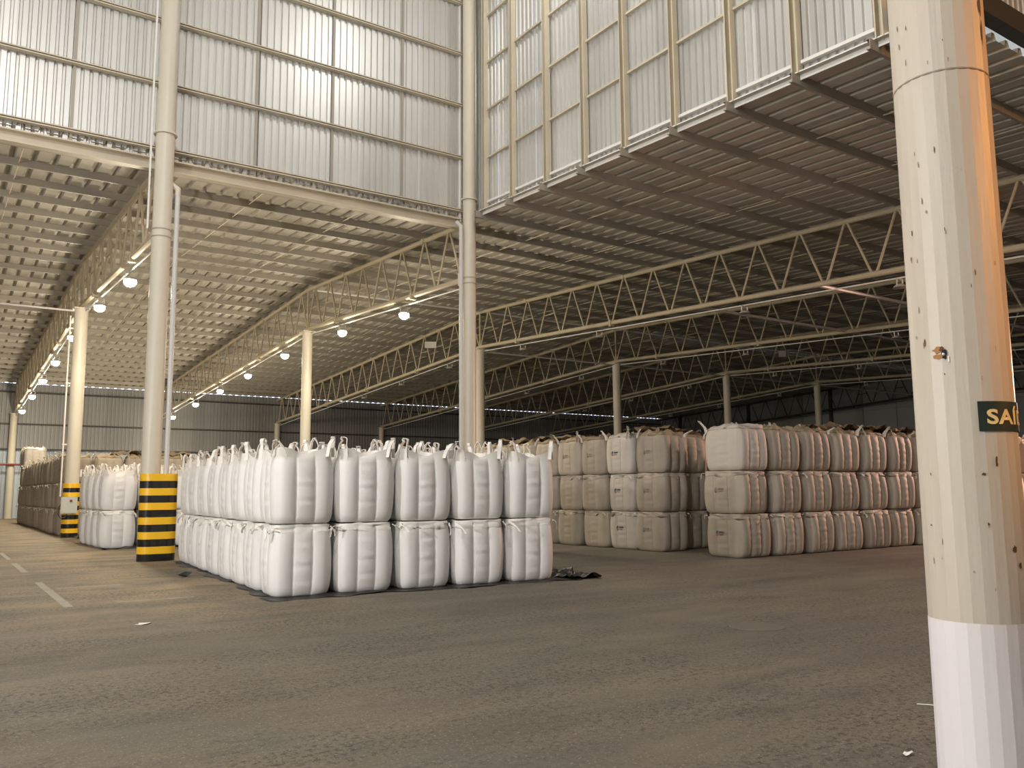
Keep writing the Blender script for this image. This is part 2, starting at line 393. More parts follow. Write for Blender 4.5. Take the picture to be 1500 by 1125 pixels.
for n in (-2, -1, 2, 3, 4, 5):
    xa = X1+BAY*n; xb = xa+BAY if n < 5 else XT[6]
    if xa < XWEST: xa = XWEST
    ob('column_strut', MB().tube([(xa+0.1, YRIDGE, BC(YRIDGE)-0.22), (xb-0.1, YRIDGE, BC(YRIDGE)-0.22)], 0.04, 8).mesh('column_strut', 'strut'), ce)
for n in (2, 3, 4, 5):
    for yy, e in ((20.9, 0.97), (15.9, 1.0)):
        xb = XT[n] + (XT[n+1]-XT[n])*e
        ob('chord_strut', MB().tube([(XT[n]+0.08, yy, BC(yy)-0.02), (xb-0.08, yy, BC(yy)-0.02)], 0.06, 8).mesh('chord_strut', 'strut'), ce)

# ------------------------------------------------------------------ trusses
rod = MB().tube([(0,0,0), (0,0,1)], 1.0, 8).mesh('web_member', 'truss', True)
def rodmat(a, b, r):
    a = Vector(a); b = Vector(b); d = b-a
    return Matrix.Translation(a) @ d.to_track_quat('Z', 'Y').to_matrix().to_4x4() @ Matrix.Diagonal((r, r, d.length, 1))
TL = ['roof truss from striped column to the far wall, with lit lamps', 'roof truss from tall corner column to the far wall, with lit lamps',
      'nearest dark-bay roof truss, first beyond the corner column', 'second roof truss beyond the corner column, unlit lamps below', 'third roof truss beyond the corner column, in the dim bay',
      'fourth roof truss beyond the corner column, over the farthest visible column', 'last dark roof truss just before the grey end wall']
for n in range(7):
    t = tag(empty('roof_truss', (XT[n], 0, BC(YRIDGE))), TL[n], 'truss', 'lattice roof trusses'); Z0 = BC(YRIDGE)
    y0 = 22.12 if n < 2 else YNEAR+0.15
    y1 = 65.75
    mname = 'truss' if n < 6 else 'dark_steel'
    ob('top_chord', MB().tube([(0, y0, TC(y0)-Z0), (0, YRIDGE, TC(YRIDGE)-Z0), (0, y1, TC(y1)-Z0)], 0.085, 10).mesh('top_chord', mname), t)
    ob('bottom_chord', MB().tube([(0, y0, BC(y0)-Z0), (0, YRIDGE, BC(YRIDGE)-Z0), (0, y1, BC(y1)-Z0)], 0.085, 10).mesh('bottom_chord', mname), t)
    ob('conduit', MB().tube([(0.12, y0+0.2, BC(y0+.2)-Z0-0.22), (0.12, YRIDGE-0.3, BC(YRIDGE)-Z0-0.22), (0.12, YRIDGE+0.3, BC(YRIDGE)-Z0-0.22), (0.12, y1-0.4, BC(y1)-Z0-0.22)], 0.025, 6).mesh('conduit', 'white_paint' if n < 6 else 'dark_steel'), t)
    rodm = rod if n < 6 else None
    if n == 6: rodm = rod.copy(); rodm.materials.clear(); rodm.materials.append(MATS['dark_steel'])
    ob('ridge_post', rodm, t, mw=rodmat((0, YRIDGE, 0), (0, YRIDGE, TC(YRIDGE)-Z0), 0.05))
    for sgn in (-1, 1):
        k = 0
        while True:
            yb = YRIDGE + sgn*1.66*k; ym = yb + sgn*0.80; ym2 = yb + sgn*0.86; yc = YRIDGE + sgn*1.66*(k+1)
            if (sgn < 0 and ym2 < y0) or (sgn > 0 and ym2 > y1): break
            ob('web_member', rodm, t, mw=rodmat((0, yb+sgn*0.06, BC(yb)-Z0), (0, ym, TC(ym)-Z0), 0.038))
            if (sgn < 0 and yc-0.05 >= y0) or (sgn > 0 and yc+0.05 <= y1):
                ob('web_member', rodm, t, mw=rodmat((0, yc-sgn*0.06, BC(yc)-Z0), (0, ym2, TC(ym2)-Z0), 0.038))
                if k < 4:
                    ya = yb + sgn*0.43; yd = yc - sgn*0.43; za = BC(ym)-Z0+0.89
                    ob('cross_bar', rodm, t, mw=rodmat((0, ya, za), (0, yd, za), 0.025))
            k += 1
    for yy in (25.6, 32.3, 42.3, 49.0, 55.6):
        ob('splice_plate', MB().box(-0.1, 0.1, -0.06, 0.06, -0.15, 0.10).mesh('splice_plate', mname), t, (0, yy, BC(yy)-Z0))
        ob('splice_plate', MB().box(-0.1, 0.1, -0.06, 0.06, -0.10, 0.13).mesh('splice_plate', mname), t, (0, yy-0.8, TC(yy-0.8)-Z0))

# ------------------------------------------------------------------ columns
def ring(r, z, h, out, n=40):
    return MB().add(*lathe([(r-0.01, z-h/2), (r+out, z-h/2), (r+out, z+h/2), (r-0.01, z+h/2)], n))
def lathe(prof, n=40):
    V = []; k = len(prof)
    for i in range(n):
        t = 2*PI*i/n
        for r, z in prof: V.append((r*math.cos(t), r*math.sin(t), z))
    Fs = []
    for i in range(n):
        for j in range(k-1): Fs.append((i*k+j, ((i+1) % n)*k+j, ((i+1) % n)*k+j+1, i*k+j+1))
    return V, Fs
def shaft(r, z0, z1, n=40, mt='column', smooth=True):
    return MB().tube([(0,0,z0), (0,0,z1)], r, n).mesh('shaft', mt, smooth)
def stadium(xa, xb, r, z0, z1, n=14):
    P = [(xb + r*math.cos(-PI/2+PI*i/n), r*math.sin(-PI/2+PI*i/n)) for i in range(n+1)] + [(xa + r*math.cos(PI/2+PI*i/n), r*math.sin(PI/2+PI*i/n)) for i in range(n+1)]
    return MB().prism(P, 'z', z0, z1)
def smooth_mesh(me, ang=0.6):
    me.shade_smooth(); 
    try: me.set_sharp_from_angle(angle=ang)
    except Exception: pass
    return me

# striped column
c1 = tag(empty('steel_column', (X1, YROW, 0)), 'tall cream column with wide yellow and black striped guard beside white bags', 'column', 'columns')
ob('shaft', smooth_mesh(shaft(0.225, 0, ZHALL)), c1)
ob('flange', smooth_mesh(ring(0.225, 10.60, 0.05, 0.055).mesh('flange', 'column')), c1)
for z in (8.10, 7.91): ob('weld_ring', smooth_mesh(ring(0.225, z, 0.03, 0.008).mesh('weld_ring', 'purlin')), c1)
for k in range(12):
    h = 2.06/12
    ob('guard_band', smooth_mesh(stadium(0.03, 0.36, 0.265, h*k, h*(k+1)-0.001).mesh('guard_band', 'black' if k % 2 == 0 else 'yellow')), c1)['label'] = 'black guard band' if k % 2 == 0 else 'yellow guard band'
ob('downpipe', smooth_mesh(MB().tube([(0.34, -0.06, 2.0), (0.34, -0.06, 9.1)], 0.06, 14).mesh('downpipe', 'pipe')), c1)
ob('pipe_cap', smooth_mesh(MB().tube([(0.34, -0.06, 9.05), (0.34, -0.06, 9.22), (0.2, -0.02, 9.32)], 0.07, 14).mesh('pipe_cap', 'column')), c1)
ob('cable_tray', MB().box(-0.36, -0.32, -0.05, 0.0, 8.1, ZHALL-0.3).mesh('cable_tray', 'white_paint'), c1)
ob('truss_bracket', MB().box(-0.12, 0.12, 0.18, 0.5, 7.85, 8.25).mesh('truss_bracket', 'column'), c1)
# corner column
c2 = tag(empty('steel_column', (XT[1], YROW, 0)), 'tall cream column at the corner of the two high metal walls', 'column', 'columns')
ob('shaft', smooth_mesh(shaft(0.20, 0, ZHALL)), c2)
ob('flange', smooth_mesh(ring(0.20, 10.60, 0.05, 0.06).mesh('flange', 'column')), c2)
for z in (8.10, 7.92): ob('weld_ring', smooth_mesh(ring(0.20, z, 0.03, 0.007).mesh('weld_ring', 'purlin')), c2)
ob('downpipe', smooth_mesh(MB().tube([(-0.32, -0.04, 0.0), (-0.32, -0.04, 9.7), (-0.40, 0.1, 9.85)], 0.065, 14).mesh('downpipe', 'pipe')), c2)
ob('truss_bracket', MB().box(-0.12, 0.12, 0.16, 0.5, 7.95, 8.35).mesh('truss_bracket', 'column'), c2)
# ridge row
RL = ['cream ridge-row column with striped guard and grey electric box', 'cream ridge-row column rising behind the middle of the white bags', 'ridge-row column half hidden just right of the tall corner column',
      'dim ridge-row column behind the grey bags with printed emblems', 'dim ridge-row column above the gap between the two grey stacks', 'farthest dim ridge-row column above the pinkish grey bags']
ztop = BC(YRIDGE) - 0.16
for n in range(6):
    r = 0.245 if n == 0 else 0.22
    c = tag(empty('ridge_column', (XT[n], YRIDGE, 0)), RL[n], 'column', 'columns')
    ob('shaft', smooth_mesh(shaft(r, 0, ztop)), c)
    ob('cap_plate', MB().box(-0.28, 0.28, -0.28, 0.28, ztop, ztop+0.05).mesh('cap_plate', 'column'), c)
    ob('seat', MB().box(-0.07, 0.07, -0.2, 0.2, ztop+0.05, ztop+0.16).mesh('seat', 'truss'), c)
    if n == 0:
        for k in range(12):
            h = 1.98/12
            ob('guard_band', smooth_mesh(MB().tube([(0,0,h*k), (0,0,h*(k+1)-0.001)], 0.285, 32).mesh('guard_band', 'black' if k % 2 == 0 else 'yellow')), c)['label'] = 'black guard band' if k % 2 == 0 else 'yellow guard band'
        ob('cable_conduit', MB().tube([(-0.36, -0.02, 1.5), (-0.36, -0.02, 8.3)], 0.03, 8).mesh('cable_conduit', 'white_paint'), c)
        for z in (3.4, 5.7, 7.8): ob('pipe_clip', MB().box(-0.40, -0.2, -0.05, 0.01, z, z+0.05).mesh('pipe_clip', 'white_paint'), c)
        d = Vector((-X1, -YRIDGE, 0)).normalized()
        q = MB().box(-0.27, 0.27, -0.10, 0.10, 0, 0.60)
        eb = ob('electric_box', q.mesh('electric_box', 'box_grey'), c, (d.x*0.38-0.05, d.y*0.38, 0.88), (0, 0, -0.12)); eb['label'] = 'grey electric box'
        ob('box_door', MB().box(-0.24, 0.24, -0.115, -0.10, 0.03, 0.57).mesh('box_door', 'box_grey'), eb)
        ob('box_switch', MB().box(0.02, 0.10, -0.14, -0.115, 0.42, 0.5).mesh('box_switch', 'red'), eb)
        ob('cable_loop', MB().tube([(-0.30, -0.38, 1.35), (-0.42, -0.40, 1.1), (-0.44, -0.42, 0.85), (-0.36, -0.42, 0.72), (-0.22, -0.42, 0.74), (-0.16, -0.40, 0.88)], 0.02, 6).mesh('cable_loop', 'cable'), c)
for n in range(7):
    c = tag(empty('eave_column', (XT[n], 65.6, 0)), 'far-wall column under the end of ' + ['the truss over the striped column', 'the truss from the corner column', 'the first truss beyond the corner column', 'the second truss beyond the corner column', 'the third truss beyond the corner column', 'the fourth truss beyond the corner column', 'the last dark truss'][n], 'column', 'columns')
    ob('shaft', smooth_mesh(shaft(0.22, 0, BC(65.6)-0.1, 24)), c)
    ob('cap_plate', MB().box(-0.26, 0.26, -0.26, 0.2, BC(65.6)-0.1, BC(65.6)-0.08).mesh('cap_plate', 'column'), c)

# foreground column
FX, FY, FR = 4.385, 2.29, 0.232
cf = tag(empty('foreground_column', (FX, FY, 0)), 'large faceted off-white column in the right foreground with exit sign', 'column', 'columns')
NF = 26
ob('shaft', shaft(FR, 0, ZHALL, NF, 'fg_paint', False), cf)
lp = ob('painted_base', MB().add(*lathe([(FR+0.0025, 0.0), (FR+0.0025, 0.95)], NF)).mesh('painted_base', 'fg_low'), cf); lp['label'] = 'whiter painted base of the column'
ob('weld_ring', MB().add(*lathe([(FR, 3.732), (FR+0.003, 3.735), (FR+0.003, 3.741), (FR, 3.744)], NF)).mesh('weld_ring', 'seam'), cf)
A0 = math.atan2(-FY, -FX)   # towards the camera
def onf(a, z, d=0.0): return ((FR+d)*math.cos(A0+a), (FR+d)*math.sin(A0+a), z)
def patch(a0, a1, z0, z1, d, n=16, m=1, blob=None):
    V = []; Fs = []
    for i in range(n+1):
        for j in range(m+1): V.append(onf(a0+(a1-a0)*i/n, z0+(z1-z0)*j/m, d))
    for i in range(n):
        for j in range(m): Fs.append((i*(m+1)+j, (i+1)*(m+1)+j, (i+1)*(m+1)+j+1, i*(m+1)+j+1))
    return V, Fs
sg = ob('exit_sign', MB().add(*patch(0.255, 2.35, 1.868, 2.014, 0.006, 40)).add(*patch(0.255, 2.35, 1.868, 2.014, 0.003, 40)).mesh('exit_sign', 'sign_green'), cf); sg['label'] = 'dark green SAÍDA exit sign'
tcv = bpy.data.curves.new('exit_text', 'FONT'); tcv.body = 'SAÍDA'; tcv.size = 0.098; tcv.offset = 0.0030; tcv.space_character = 1.08; tcv.resolution_u = 4
to = bpy.data.objects.new('exit_text_tmp', tcv); COL.objects.link(to)
dg = bpy.context.evaluated_depsgraph_get(); tm = bpy.data.meshes.new_from_object(to.evaluated_get(dg)); bpy.data.objects.remove(to)
for v in tm.vertices:
    a = 0.41 + v.co.x*1.28/FR; z = 1.905 + v.co.y; v.co = onf(a, z, 0.0075)
tm.materials.clear(); tm.materials.append(MATS['sign_letter']); ob('letters', tm, sg)
def blob(a, z, ra, rz, d, seed, mt, name):
    rr = random.Random(seed); V = [onf(a, z, d)]; n = 14
    for i in range(n):
        t = 2*PI*i/n; k = 0.6+0.6*rr.random(); V.append(onf(a+ra*k*math.cos(t), z+rz*k*math.sin(t), d))
    return ob(name, MB().add(V, [(0, 1+i, 1+(i+1) % n) for i in range(n)]).mesh(name, mt), cf)
ah, zh = -0.30, 2.262
blob(ah-0.13, zh+0.022, 0.13, 0.018, 0.0024, 3, 'rust_stain', 'rust_stain'); blob(ah-0.11, zh-0.012, 0.12, 0.016, 0.0024, 4, 'rust_stain', 'rust_stain')
blob(ah-0.05, zh+0.024, 0.05, 0.012, 0.0032, 5, 'rust', 'rust_stain')
blob(ah, zh, 0.055, 0.030, 0.0038, 6, 'dark_hole', 'bolt_hole')
hb = MB(); c_ = Vector(onf(ah-0.005, zh-0.006, 0.004)); nrm = Vector((math.cos(A0+ah), math.sin(A0+ah), 0))
hb.tube([c_, c_+nrm*0.012], [0.010, 0.007], 8); ob('bolt', hb.mesh('bolt', 'steel', True), cf)
ob('glint_sliver', MB().add(*patch(ah+0.065, ah+0.095, zh-0.045, zh-0.015, 0.004, 2)).mesh('glint_sliver', 'white_paint'), cf)  # white sliver: the glint beside the hole, put in as plain colour
for i in range(46):
    a = random.choice([-0.9, -0.55, -0.15, 0.35, 0.8, -0.8]) + random.gauss(0, 0.12); z = random.uniform(1.0, 5.0)
    blob(a, z, random.uniform(0.006, 0.022), random.uniform(0.004, 0.02), 0.003, 100+i, random.choice(['rust', 'rust', 'seam']), 'rust_fleck')
for (a, z, ra, rz) in ((0.83, 1.30, 0.07, 0.02), (0.95, 1.22, 0.04, 0.016), (0.28, 1.66, 0.05, 0.008), (0.30, 1.42, 0.02, 0.01), (1.1, 4.1, 0.05, 0.06), (1.1, 4.4, 0.04, 0.09), (1.12, 3.95, 0.03, 0.07), (0.55, 1.72, 0.03, 0.03)):
    blob(a, z, ra, rz, 0.003, int(a*100+z*31), 'rust', 'rust_fleck')

# ------------------------------------------------------------------ lamps under the trusses
yoke_v = []
def lamp_parts(lit):
    fr = MB().box(-0.15, -0.13, -0.02, 0.02, -0.24, 0.0).box(0.13, 0.15, -0.02, 0.02, -0.24, 0.0).box(-0.15, 0.15, -0.02, 0.02, -0.02, 0.0).mesh('yoke', 'lamp_body')
    hd = MB().tube([(0,0,-0.16), (0,0,-0.20), (0,0,-0.26)], [0.09, 0.15, 0.19], 16).mesh('lamp_head', 'lamp_body')
    prof = [(0.16, -0.24), (0.18, -0.29), (0.175, -0.35), (0.14, -0.41), (0.08, -0.45), (0.001, -0.465)] if lit else [(0.17, -0.262), (0.12, -0.275), (0.001, -0.28)]  # lit lens swollen into a dome: round lamp glare put into its shape
    ln = MB().add(*lathe(prof, 18)).mesh('lens', 'lens_lit' if lit else 'lens_off', True)
    return fr, hd, ln
LIT = lamp_parts(True); OFF = lamp_parts(False)
LY = [26.5, 32.0, 38.8, 44.4, 49.6, 55.0, 61.0]
bulb = bpy.data.lights.new('lamp_bulb', 'SPOT'); bulb.energy = 420; bulb.color = (1.0, 0.86, 0.64); bulb.shadow_soft_size = 0.16; bulb.spot_size = math.radians(168); bulb.spot_blend = 0.5
spill = bpy.data.lights.new('lamp_spill', 'POINT'); spill.energy = 320; spill.color = (1.0, 0.86, 0.64); spill.shadow_soft_size = 0.06
for n in range(6):
    ys = LY if n < 2 else [13.3, 18.9] + LY[:5]
    for j, yy in enumerate(ys):
        lit = n < 2
        t = empty('truss_lamp', (XT[n]+0.12, yy, BC(yy)-0.24))
        if lit: lab = 'lit lamp under the %s truss, %s lamp from the near end' % (['striped column', 'tall corner column'][n], ORD[j])
        else: lab = 'unlit lamp under %s truss beyond corner column, %s from near end' % (ORD[n-2], ORD[j])
        tag(t, lab, 'lamp', 'lamps hung under the trusses')
        for nm, me in zip(('yoke', 'lamp_head', 'lens'), LIT if lit else OFF): ob(nm, me, t)
        if lit: ob('bulb_light', bulb, t, (0, 0, -0.60)); ob('bulb_spill', spill, t, (0, 0, -0.56))

# hanging white panels
for (x, y, z, wd, lab) in ((XT[2]-0.5, 39.8, 9.42, 0.62, 'white blank panel hung by the truss right of the lit lamps'), (XT[4]-0.4, 31.0, 9.25, 0.42, 'small white blank panel hung in the dim bay near the foreground column')):
    t = tag(empty('hanging_panel', (x, y, z)), lab, 'panel'); rz = -0.55
    ob('board', MB().box(-wd/2, wd/2, -0.02, 0.02, -0.17, 0.17).mesh('board', 'white_paint'), t, (0,0,0), (0,0,rz))
    ob('hanger', MB().tube([(-wd/2+0.05, 0, 0.17), (-wd/2+0.05, 0, TC(y)+0.07-z)], 0.008, 6).tube([(wd/2-0.05, 0, 0.17), (wd/2-0.05, 0, TC(y)+0.07-z)], 0.008, 6).mesh('hanger', 'dark_steel'), t, (0,0,0), (0,0,rz))

# red fire pipe along the far wall
rp = tag(empty('fire_pipe', (0, 65.28, 3.55)), 'dark red fire pipe running along the far wall', 'pipe')
ob('pipe_run', MB().tube([(XWEST+0.2, 0, 0), (15.5, 0, 0)], 0.07, 10).mesh('pipe_run', 'red'), rp)
for x in (-10, -4, 2, 8, 14): ob('pipe_bracket', MB().box(x-0.04, x+0.04, -0.02, 0.72, -0.12, -0.06).mesh('pipe_bracket', 'dark_steel'), rp)

# ------------------------------------------------------------------ bulk bags
SF = np.array([-1, -.93, -.84, -.73, -.6, -.5, -.42, -.37, -.333, -.295, -.24, -.13, 0, .13, .24, .295, .333, .37, .42, .5, .6, .73, .84, .93])
TH = np.concatenate([np.arctan(SF) + q*PI/2 for q in range(4)])
NT = len(TH)
# gather samples nearer the corners and seams evenly: plain uniform angle is enough
def surf(P, th, zf):
    """surface point of a bag at angle th and height fraction zf"""
    n = P['n']; c = np.cos(th); s = np.sin(th)
    mm = (np.abs(c)**n + np.abs(s)**n)**(-1/n); x = mm*c; y = mm*s
    ax = np.abs(x) > np.abs(y)
    sv = np.clip(np.where(ax, y, x), -1, 1); A = np.where(ax, P['Ax'], P['Ay'])
    seamph = P['sc']*np.sin(2*PI*P['kz']*zf + P['ph'])
    lob = np.abs(np.cos(1.5*PI*(sv + seamph*(1-sv**2))))**0.55
    env = np.clip(np.sin(PI*np.clip(zf, 0, 1)), 0, 1)**0.45
    mid = np.clip(1-(np.abs(sv)/0.34)**4, 0, 1)
    rip = P['rip']*(np.sin(2*PI*5.5*zf + P['ph'] + 2*sv) + 0.6*np.sin(2*PI*9*zf + 2*P['ph']))*(0.12+0.95*mid)*env
    off = A*lob*env + rip + P['lump']*np.sin(3*th + 4*zf + P['ph'])*env
    prof = 1 - 0.085*np.exp(-zf/0.04) - P['tap']*np.exp(-(1-zf)/0.07) + P['bul']*np.sin(PI*zf)
    hw = P['w']/2
    X = hw*x*prof + np.where(ax, np.sign(x)*off, 0); Y = hw*y*prof + np.where(ax, 0, np.sign(y)*off)
    Z = P['h']*zf
    X = X + P['lx']*zf; Y = Y + P['ly']*zf
    return X, Y, Z
def bag_body(P, mt, nz=26):
    V = [(0, 0, 0.0)]; rings = []
    zs = np.concatenate([[0.0, 0.012, 0.04], np.linspace(0.08, 0.94, nz), [0.975, 1.0]])
    def add(X, Y, Z):
        a = len(V); V.extend(zip(X, Y, Z)); rings.append(a)
    X, Y, Z = surf(P, TH, np.zeros(NT)); add(X*0.6, Y*0.6, Z)
    for zf in zs:
        X, Y, Z = surf(P, TH, np.full(NT, zf)); add(X, Y, Z)
    X, Y, Z = surf(P, TH, np.ones(NT))
    for k, dz in ((0.86, 0.01), (0.6, 0.014), (0.3, 0.015)): add(X*k + P['lx']*(1-k), Y*k + P['ly']*(1-k), Z+dz)
    V.append((P['lx'], P['ly'], P['h']+0.016)); top = len(V)-1
    Fs = []
    for a, b in zip(rings[:-1], rings[1:]):
        for j in range(NT): k = (j+1) % NT; Fs.append((a+j, a+k, b+k, b+j))
    for j in range(NT):
        k = (j+1) % NT; Fs.append((0, rings[0]+k, rings[0]+j)); Fs.append((top, rings[-1]+j, rings[-1]+k))
    return MB().add(V, Fs).mesh('body', mt, True)
def band(P, rows, mt, name):
    """rows: list of (zf for surf, scale array, z array)"""
    V = []
    for zf, sc, z in rows:
        X, Y, Z = surf(P, TH, np.full(NT, zf)); V.extend(zip(X*sc, Y*sc, z))
    Fs = []
    for r in range(len(rows)-1):
        for j in range(NT): k = (j+1) % NT; Fs.append((r*NT+j, r*NT+k, (r+1)*NT+k, (r+1)*NT+j))
    return MB().add(V, Fs).mesh(name, mt, True)
def wob(seed, amp, ks=(3, 5, 9, 14)):
    r = np.random.default_rng(seed); return sum(amp/(1+0.15*k)*np.sin(k*TH + r.uniform(0, 6.28)) for k in ks)
corner = np.abs(np.sin(2*TH))**1.5
def skirt_up(P, seed, mt):
    h = P['h']; mid = 1-corner
    return band(P, [(0.90, 1.003+0*TH, (0.90-0.06*corner)*h+wob(seed, .004)), (0.95, 1.006+wob(seed+1, .006), 0.95*h+0*TH), (1.0, 1.05-0.05*mid+wob(seed+2, .008), h*1.0+0.01*corner+wob(seed+3, .008)),
                    (1.0, 1.06-0.10*mid+wob(seed+4, .010), h+0.02+0.11*corner**1.3+wob(seed+5, .010))], mt, 'top_skirt')
def skirt_crushed(P, seed, mt):
    h = P['h']
    return band(P, [(0.90, 1.0+0*TH, 0.895*h+wob(seed, .034)), (0.93, 1.03+wob(seed+1, .024, (5, 9, 14, 21)), 0.925*h+wob(seed+2, .034)), (0.97, 1.005+wob(seed+7, .022, (4, 9, 13, 22)), 0.958*h+wob(seed+8, .024)), (1.0, 1.07+wob(seed+3, .030, (4, 7, 13, 22)), 0.995*h+wob(seed+4, .018)),
                    (1.0, 1.05+wob(seed+5, .026, (4, 8, 13, 19)), 1.022*h+wob(seed+6, .006)), (1.0, 0.95+0*TH, 1.01*h+0*TH)], mt, 'top_skirt')
def loop_mesh(seed, mt, height, spread, lean, width=0.06):
    r = random.Random(seed); d = Vector((1, -1, 0)).normalized(); o = Vector((1, 1, 0)).normalized(); pts = []
    for i in range(13):
        t = i/12; u = (t-0.5)*2
        x = u*spread*(1-0.25*math.sin(PI*t)); z = height*(math.sin(PI*t)**0.75) - 0.08*(abs(u)**4)
        pts.append(d*x + o*(lean*max(z, 0)/height*1.0 - 0.0) + d*(r.uniform(-.3, .3)*max(z, 0)*0.5) + Vector((0, 0, z)))
    return MB().ribbon(pts, [tuple(o + d*0.25*math.sin(i*0.5+seed)) for i in range(13)], width, 0.010).mesh('lifting_loop', mt)
def flop_mesh(seed, mt, length=0.22, width=0.05):
    r = random.Random(seed); d = Vector((1, -1, 0)).normalized(); o = Vector((1, 1, 0)).normalized(); pts = []
    side = r.uniform(-0.5, 0.5); drop = r.uniform(0.02, 0.20)
    for i in range(9):
        t = i/8; pts.append(o*(0.02+0.085*math.sin(PI*t*0.55)) + d*(side*length*t*2 + 0.05*math.sin(5*t)) + Vector((0, 0, 0.03*math.sin(PI*t) - drop*t**1.4)))
    return MB().ribbon(pts, [tuple(d*0.9 + Vector((0, 0, 0.5*math.sin(i+seed)))) for i in range(9)], width).mesh('lifting_loop', mt)
def crumple_top(P, seed, mt, amp=0.075):
    """rumpled closed top of a grey bag"""
    r = np.random.default_rng(seed); V = []; h = P['h']; R = [(1.0, 0.93, -0.02), (1.0, 1.02, 0.0), (1.0, 0.98, 0.05), (1.0, 0.80, 0.07), (1.0, 0.55, 0.10), (1.0, 0.25, 0.12)]
    for k, (zf, sc, dz) in enumerate(R):
        X, Y, Z = surf(P, TH, np.full(NT, zf)); a = amp*min(1, k/2)
        V.extend(zip(X*(sc + wob(seed+k, .02)), Y*(sc + wob(seed+k, .02)), h + dz + wob(seed+10+k, a*0.6, (2, 3, 5, 9)) + (0 if k < 2 else 1)*r.normal(0, 0.012, NT)))
    V.append((0, 0, h+0.10)); top = len(V)-1; Fs = []
    for q in range(len(R)-1):
        for j in range(NT): k = (j+1) % NT; Fs.append((q*NT+j, q*NT+k, (q+1)*NT+k, (q+1)*NT+j))
    a = (len(R)-1)*NT
    for j in range(NT): Fs.append((a+j, a+(j+1) % NT, top))
    return MB().add(V, Fs).mesh('top_cover', mt, True)
def surf_patch(P, mt, name, s0, s1, z0, z1, off=0.006, n=4, shape=None):
    """flat print on the face that looks towards -x; s grows to the viewer's left"""
    V = []; Fs = []
    if shape is None:
        for i in range(n+1):
            for j in range(n+1):
                s = s0+(s1-s0)*i/n; zf = z0+(z1-z0)*j/n; X, Y, Z = surf(P, np.array([math.atan2(s, -1)]), np.array([zf])); V.append((X[0]-off, Y[0], Z[0]))
        for i in range(n):
            for j in range(n): Fs.append((i*(n+1)+j, (i+1)*(n+1)+j, (i+1)*(n+1)+j+1, i*(n+1)+j+1))
    else:
        for s, zf in shape:
            X, Y, Z = surf(P, np.array([math.atan2(s, -1)]), np.array([zf])); V.append((X[0]-off, Y[0], Z[0]))
        Fs = [tuple(range(len(shape)))]
    return V, Fs

def white_P(seed, w=0.895, h=1.06, top=True):
    r = random.Random(seed)
    return dict(n=7.0, w=w*r.uniform(.985, 1.01), h=h, Ax=0.046*r.uniform(.85, 1.15), Ay=0.052*r.uniform(.85, 1.15), rip=0.0046, lump=0.006, sc=0.0, kz=3, ph=r.uniform(0, 6.28), tap=0.05, bul=0.02, lx=r.uniform(-.02, .02), ly=r.uniform(-.02, .02))
def grey_P(seed, w=0.985, h=0.98):
    r = random.Random(seed)
    return dict(n=8.0, w=w*r.uniform(.985, 1.01), h=h, Ax=0.016, Ay=0.085*r.uniform(.85, 1.15), rip=0.004, lump=0.008, sc=0.018, kz=6, ph=r.uniform(0, 6.28), tap=0.05, bul=0.015, lx=r.uniform(-.015, .015), ly=r.uniform(-.015, .015))

NV = 6
WHT = []   # upper variants: body, skirt, corner points
WLO = []
for k in range(NV):
    P = white_P(20+k); WHT.append((P, bag_body(P, 'bag_white'), skirt_up(P, 50+k*9, 'skirt_white')))
    P = white_P(40+k, h=1.07); WLO.append((P, bag_body(P, 'bag_white'), skirt_crushed(P, 150+k*9, 'skirt_white')))
LOOPS = [loop_mesh(k, 'skirt_white', h, s, l) for k, (h, s, l) in enumerate(((0.27, 0.09, 0.02), (0.24, 0.11, 0.05), (0.29, 0.08, -0.04), (0.21, 0.12, 0.09), (0.25, 0.09, -0.08), (0.17, 0.13, 0.10)))]
FLOPS = [flop_mesh(k, 'skirt_white') for k in range(6)]
def place_loops(t, P, meshes, z, rr, scale=1.0, inset=0.02, skip=0.0):
    a = P['w']/2 - inset
    for q in range(4):
        if rr.random() < skip: continue
        ang = q*PI/2
        loc = Matrix.Rotation(ang, 4, 'Z') @ Vector((a*0.95, a*0.95, 0))
        ob('lifting_loop', rr.choice(meshes), t, (loc.x + P['lx'], loc.y + P['ly'], z), (0, 0, ang + rr.uniform(-.25, .25)))
def white_bag(loc, rz, upper, seed, label, group, parts=True):
    rr = random.Random(seed); P, body, sk = rr.choice(WHT if upper else WLO)
    t = tag(empty('bulk_bag', loc, rz + rr.choice((0, PI))), label, 'bulk bag', group)
    ob('body', body, t); ob('top_skirt', sk, t)
    if parts: place_loops(t, P, LOOPS if upper else FLOPS, P['h']+(0.06 if upper else -0.02), rr, inset=0.02 if upper else 0.0)
    return t

